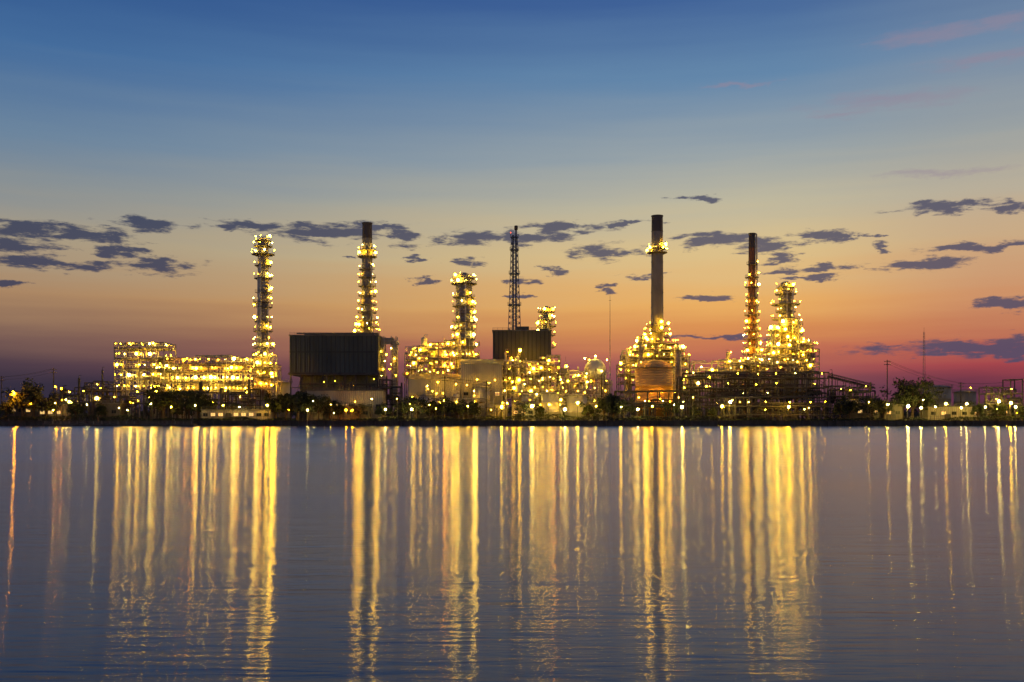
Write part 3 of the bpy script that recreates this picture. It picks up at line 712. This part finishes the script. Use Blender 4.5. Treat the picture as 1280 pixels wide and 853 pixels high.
# ---------------------------------------------------------------- world sky
w = bpy.data.worlds.new('World'); scene.world = w; w.use_nodes = True
nt = w.node_tree; N = nt.nodes; L = nt.links; N.clear()
def nd(t, **k):
    n = N.new(t)
    for a, b in k.items(): setattr(n, a, b)
    return n
def math_(op, a, b=None, c=None):
    n = nd('ShaderNodeMath', operation=op)
    for i, v in enumerate((a, b, c)):
        if v is None: continue
        if isinstance(v, (int, float)): n.inputs[i].default_value = v
        else: L.new(v, n.inputs[i])
    return n.outputs[0]
tc = nd('ShaderNodeTexCoord'); sp = nd('ShaderNodeSeparateXYZ'); L.new(tc.outputs['Generated'], sp.inputs[0])
x_, y_, z_ = sp.outputs
az = math_('ARCTAN2', x_, y_)
hl = math_('SQRT', math_('MAXIMUM', math_('ADD', math_('MULTIPLY', x_, x_), math_('MULTIPLY', y_, y_)), 1e-6))
e = math_('DIVIDE', z_, hl)
cv = nd('ShaderNodeCombineXYZ'); L.new(az, cv.inputs[0]); L.new(e, cv.inputs[1])
def noise(scale, detail=4, rough=.5, dist=0.0, off=(0, 0, 0)):
    mp = nd('ShaderNodeMapping'); mp.inputs['Scale'].default_value = scale; mp.inputs['Location'].default_value = off
    L.new(cv.outputs[0], mp.inputs[0]); n = nd('ShaderNodeTexNoise'); n.inputs['Scale'].default_value = 1
    n.inputs['Detail'].default_value = detail; n.inputs['Roughness'].default_value = rough; n.inputs['Distortion'].default_value = dist
    L.new(mp.outputs[0], n.inputs['Vector']); return n
hn = noise((3.0, 42, 1), 4).outputs['Fac']
e2 = math_('ADD', e, math_('MULTIPLY', math_('SUBTRACT', hn, .5), .036))
f = math_('DIVIDE', e2, .9)
def ramp(stops):
    r = nd('ShaderNodeValToRGB'); cr = r.color_ramp
    st = sorted(((max(0, (HY - y) / K) / .9, c) for y, c in stops), key=lambda t: t[0])
    cr.elements[0].position = st[0][0]; cr.elements[0].color = (*lin(st[0][1]), 1)
    cr.elements[1].position = st[-1][0]; cr.elements[1].color = (*lin(st[-1][1]), 1)
    for p, c in st[1:-1]:
        el = cr.elements.new(p); el.color = (*lin(c), 1)
    L.new(f, r.inputs[0]); return r.outputs[0]
tops = [(-250, (26, 60, 116)), (-597, (16, 42, 92))]
rl = ramp([(523,(42,40,56)),(490,(50,45,62)),(462,(76,60,72)),(432,(118,90,84)),(385,(170,134,100)),(320,(166,154,132)),(260,(136,144,148)),(200,(106,132,158)),(100,(68,108,156)),(0,(44,82,140))] + tops)
rc = ramp([(523,(84,60,76)),(490,(112,70,82)),(462,(162,90,86)),(440,(196,114,84)),(415,(220,146,84)),(385,(234,174,98)),(320,(220,192,138)),(260,(190,183,158)),(200,(152,163,168)),(100,(100,135,170)),(0,(64,98,152))] + tops)
rr_ = ramp([(523,(76,46,68)),(490,(104,52,72)),(462,(164,70,76)),(440,(180,92,82)),(415,(194,122,90)),(385,(206,146,104)),(320,(202,170,132)),(260,(184,174,154)),(200,(156,162,162)),(100,(114,138,166)),(0,(84,110,150))] + tops)
def sm(v, a, b):
    n = nd('ShaderNodeMapRange', interpolation_type='SMOOTHSTEP'); L.new(v, n.inputs[0]); n.inputs[1].default_value = a; n.inputs[2].default_value = b; return n.outputs[0]
def mix(fac, a, b, t='MIX'):
    n = nd('ShaderNodeMixRGB', blend_type=t)
    for i, v in enumerate((fac, a, b)):
        if isinstance(v, (int, float)): n.inputs[i].default_value = v
        elif isinstance(v, tuple): n.inputs[i].default_value = v
        else: L.new(v, n.inputs[i])
    return n.outputs[0]
sky = mix(sm(az, -.52, .24), rl, rc); sky = mix(sm(az, .24, .46), sky, rr_)
def warp(sc, off, ax, ay):
    n = noise(sc, 6, .62, 0, off)
    a = nd('ShaderNodeVectorMath', operation='SUBTRACT'); L.new(n.outputs['Color'], a.inputs[0]); a.inputs[1].default_value = (.5, .5, .5)
    b = nd('ShaderNodeVectorMath', operation='MULTIPLY'); L.new(a.outputs[0], b.inputs[0]); b.inputs[1].default_value = (ax, ay, 0)
    c = nd('ShaderNodeVectorMath', operation='ADD'); L.new(cv.outputs[0], c.inputs[0]); L.new(b.outputs[0], c.inputs[1]); return c.outputs[0]
wv = warp((30, 85, 1), (9.3, 2.2, 4), .10, .024)
def cloudmask(lst, namp, sc, off, thr0, thr1, k=1.0):
    mn = None
    for cx, cy, hw_, hh in lst:
        hh *= k
        a0 = math.atan((cx - 640) / K); ca = math.cos(a0); e0 = (HY - cy) / K * ca
        s1 = nd('ShaderNodeVectorMath', operation='SUBTRACT'); L.new(wv, s1.inputs[0]); s1.inputs[1].default_value = (a0, e0, 0)
        s2 = nd('ShaderNodeVectorMath', operation='MULTIPLY'); L.new(s1.outputs[0], s2.inputs[0]); s2.inputs[1].default_value = (K / hw_ / ca ** 2, K / hh / ca, 0)
        s3 = nd('ShaderNodeVectorMath', operation='LENGTH'); L.new(s2.outputs[0], s3.inputs[0])
        mn = s3.outputs['Value'] if mn is None else math_('MINIMUM', mn, s3.outputs['Value'])
    n = noise(sc, 8, .66, .3, off).outputs['Fac']
    dens = math_('ADD', math_('SUBTRACT', 1.0, mn), math_('MULTIPLY', math_('SUBTRACT', n, .5), namp))
    return sm(dens, thr0, thr1)
dark = [(190,281,62,10),(105,292,88,13),(30,288,76,17),(10,308,70,16),(55,329,125,10),(145,315,36,10),(198,331,58,13),(8,356,36,6),
 (320,283,72,8),(400,291,96,13),(470,285,56,9),(510,297,26,12),(435,322,14,5),(590,298,56,12),(655,297,70,9),(715,284,66,10),(757,316,52,14),(575,327,30,9),(532,351,20,4),(694,340,20,7),(655,354,24,7),(650,373,24,4),(762,360,16,5),
 (872,249,36,5),(893,299,56,12),(955,308,54,14),(972,325,28,8),(1035,296,46,9),(1085,295,18,5),(1182,260,78,9),(1255,260,44,8),(1150,330,72,9),(1100,310,20,7),(800,346,28,5),(888,372,38,5),(1258,380,44,9),(1030,336,54,7),(1215,434,170,15),(1250,440,90,12),(1230,308,70,7),(985,340,36,5),(900,423,80,5),(520,322,16,5),(790,277,36,5),(1010,348,44,4)]
m1 = cloudmask(dark, 2.7, (30, 135, 1), (3.1, 1.7, 0), .02, .62)
hi_ = [(1110,126,120,14),(1262,28,60,16),(1180,40,110,14),(1050,140,60,6),(1230,75,90,12),(1180,215,120,6),(930,105,60,4)]
m2 = cloudmask(hi_, 2.2, (14, 75, 1), (7, 3, 0), -.15, 1.1)
cdk = mix(sm(az, -.45, .3), (*lin((44, 56, 88)), 1), (*lin((74, 76, 102)), 1))
sky = mix(math_('MULTIPLY', m2, .5), sky, (*lin((150, 134, 152)), 1))
sky = mix(math_('MULTIPLY', m1, .88), sky, cdk)
bg = nd('ShaderNodeBackground'); L.new(sky, bg.inputs[0]); bg.inputs[1].default_value = 1.0
ow = nd('ShaderNodeOutputWorld'); L.new(bg.outputs[0], ow.inputs[0])

# ---------------------------------------------------------------- camera
cd = bpy.data.cameras.new('Camera'); cam = bpy.data.objects.new('Camera', cd); COL.objects.link(cam)
cam.location = (0, 0, CZ); cam.rotation_euler = (math.radians(90), 0, 0)
cd.lens = 35; cd.sensor_width = 36; cd.shift_y = 96.5 / 1280; cd.clip_end = 40000; cd.clip_start = .1
scene.camera = cam
scene.view_settings.view_transform = 'Standard'; scene.view_settings.look = 'None'; scene.view_settings.exposure = 0
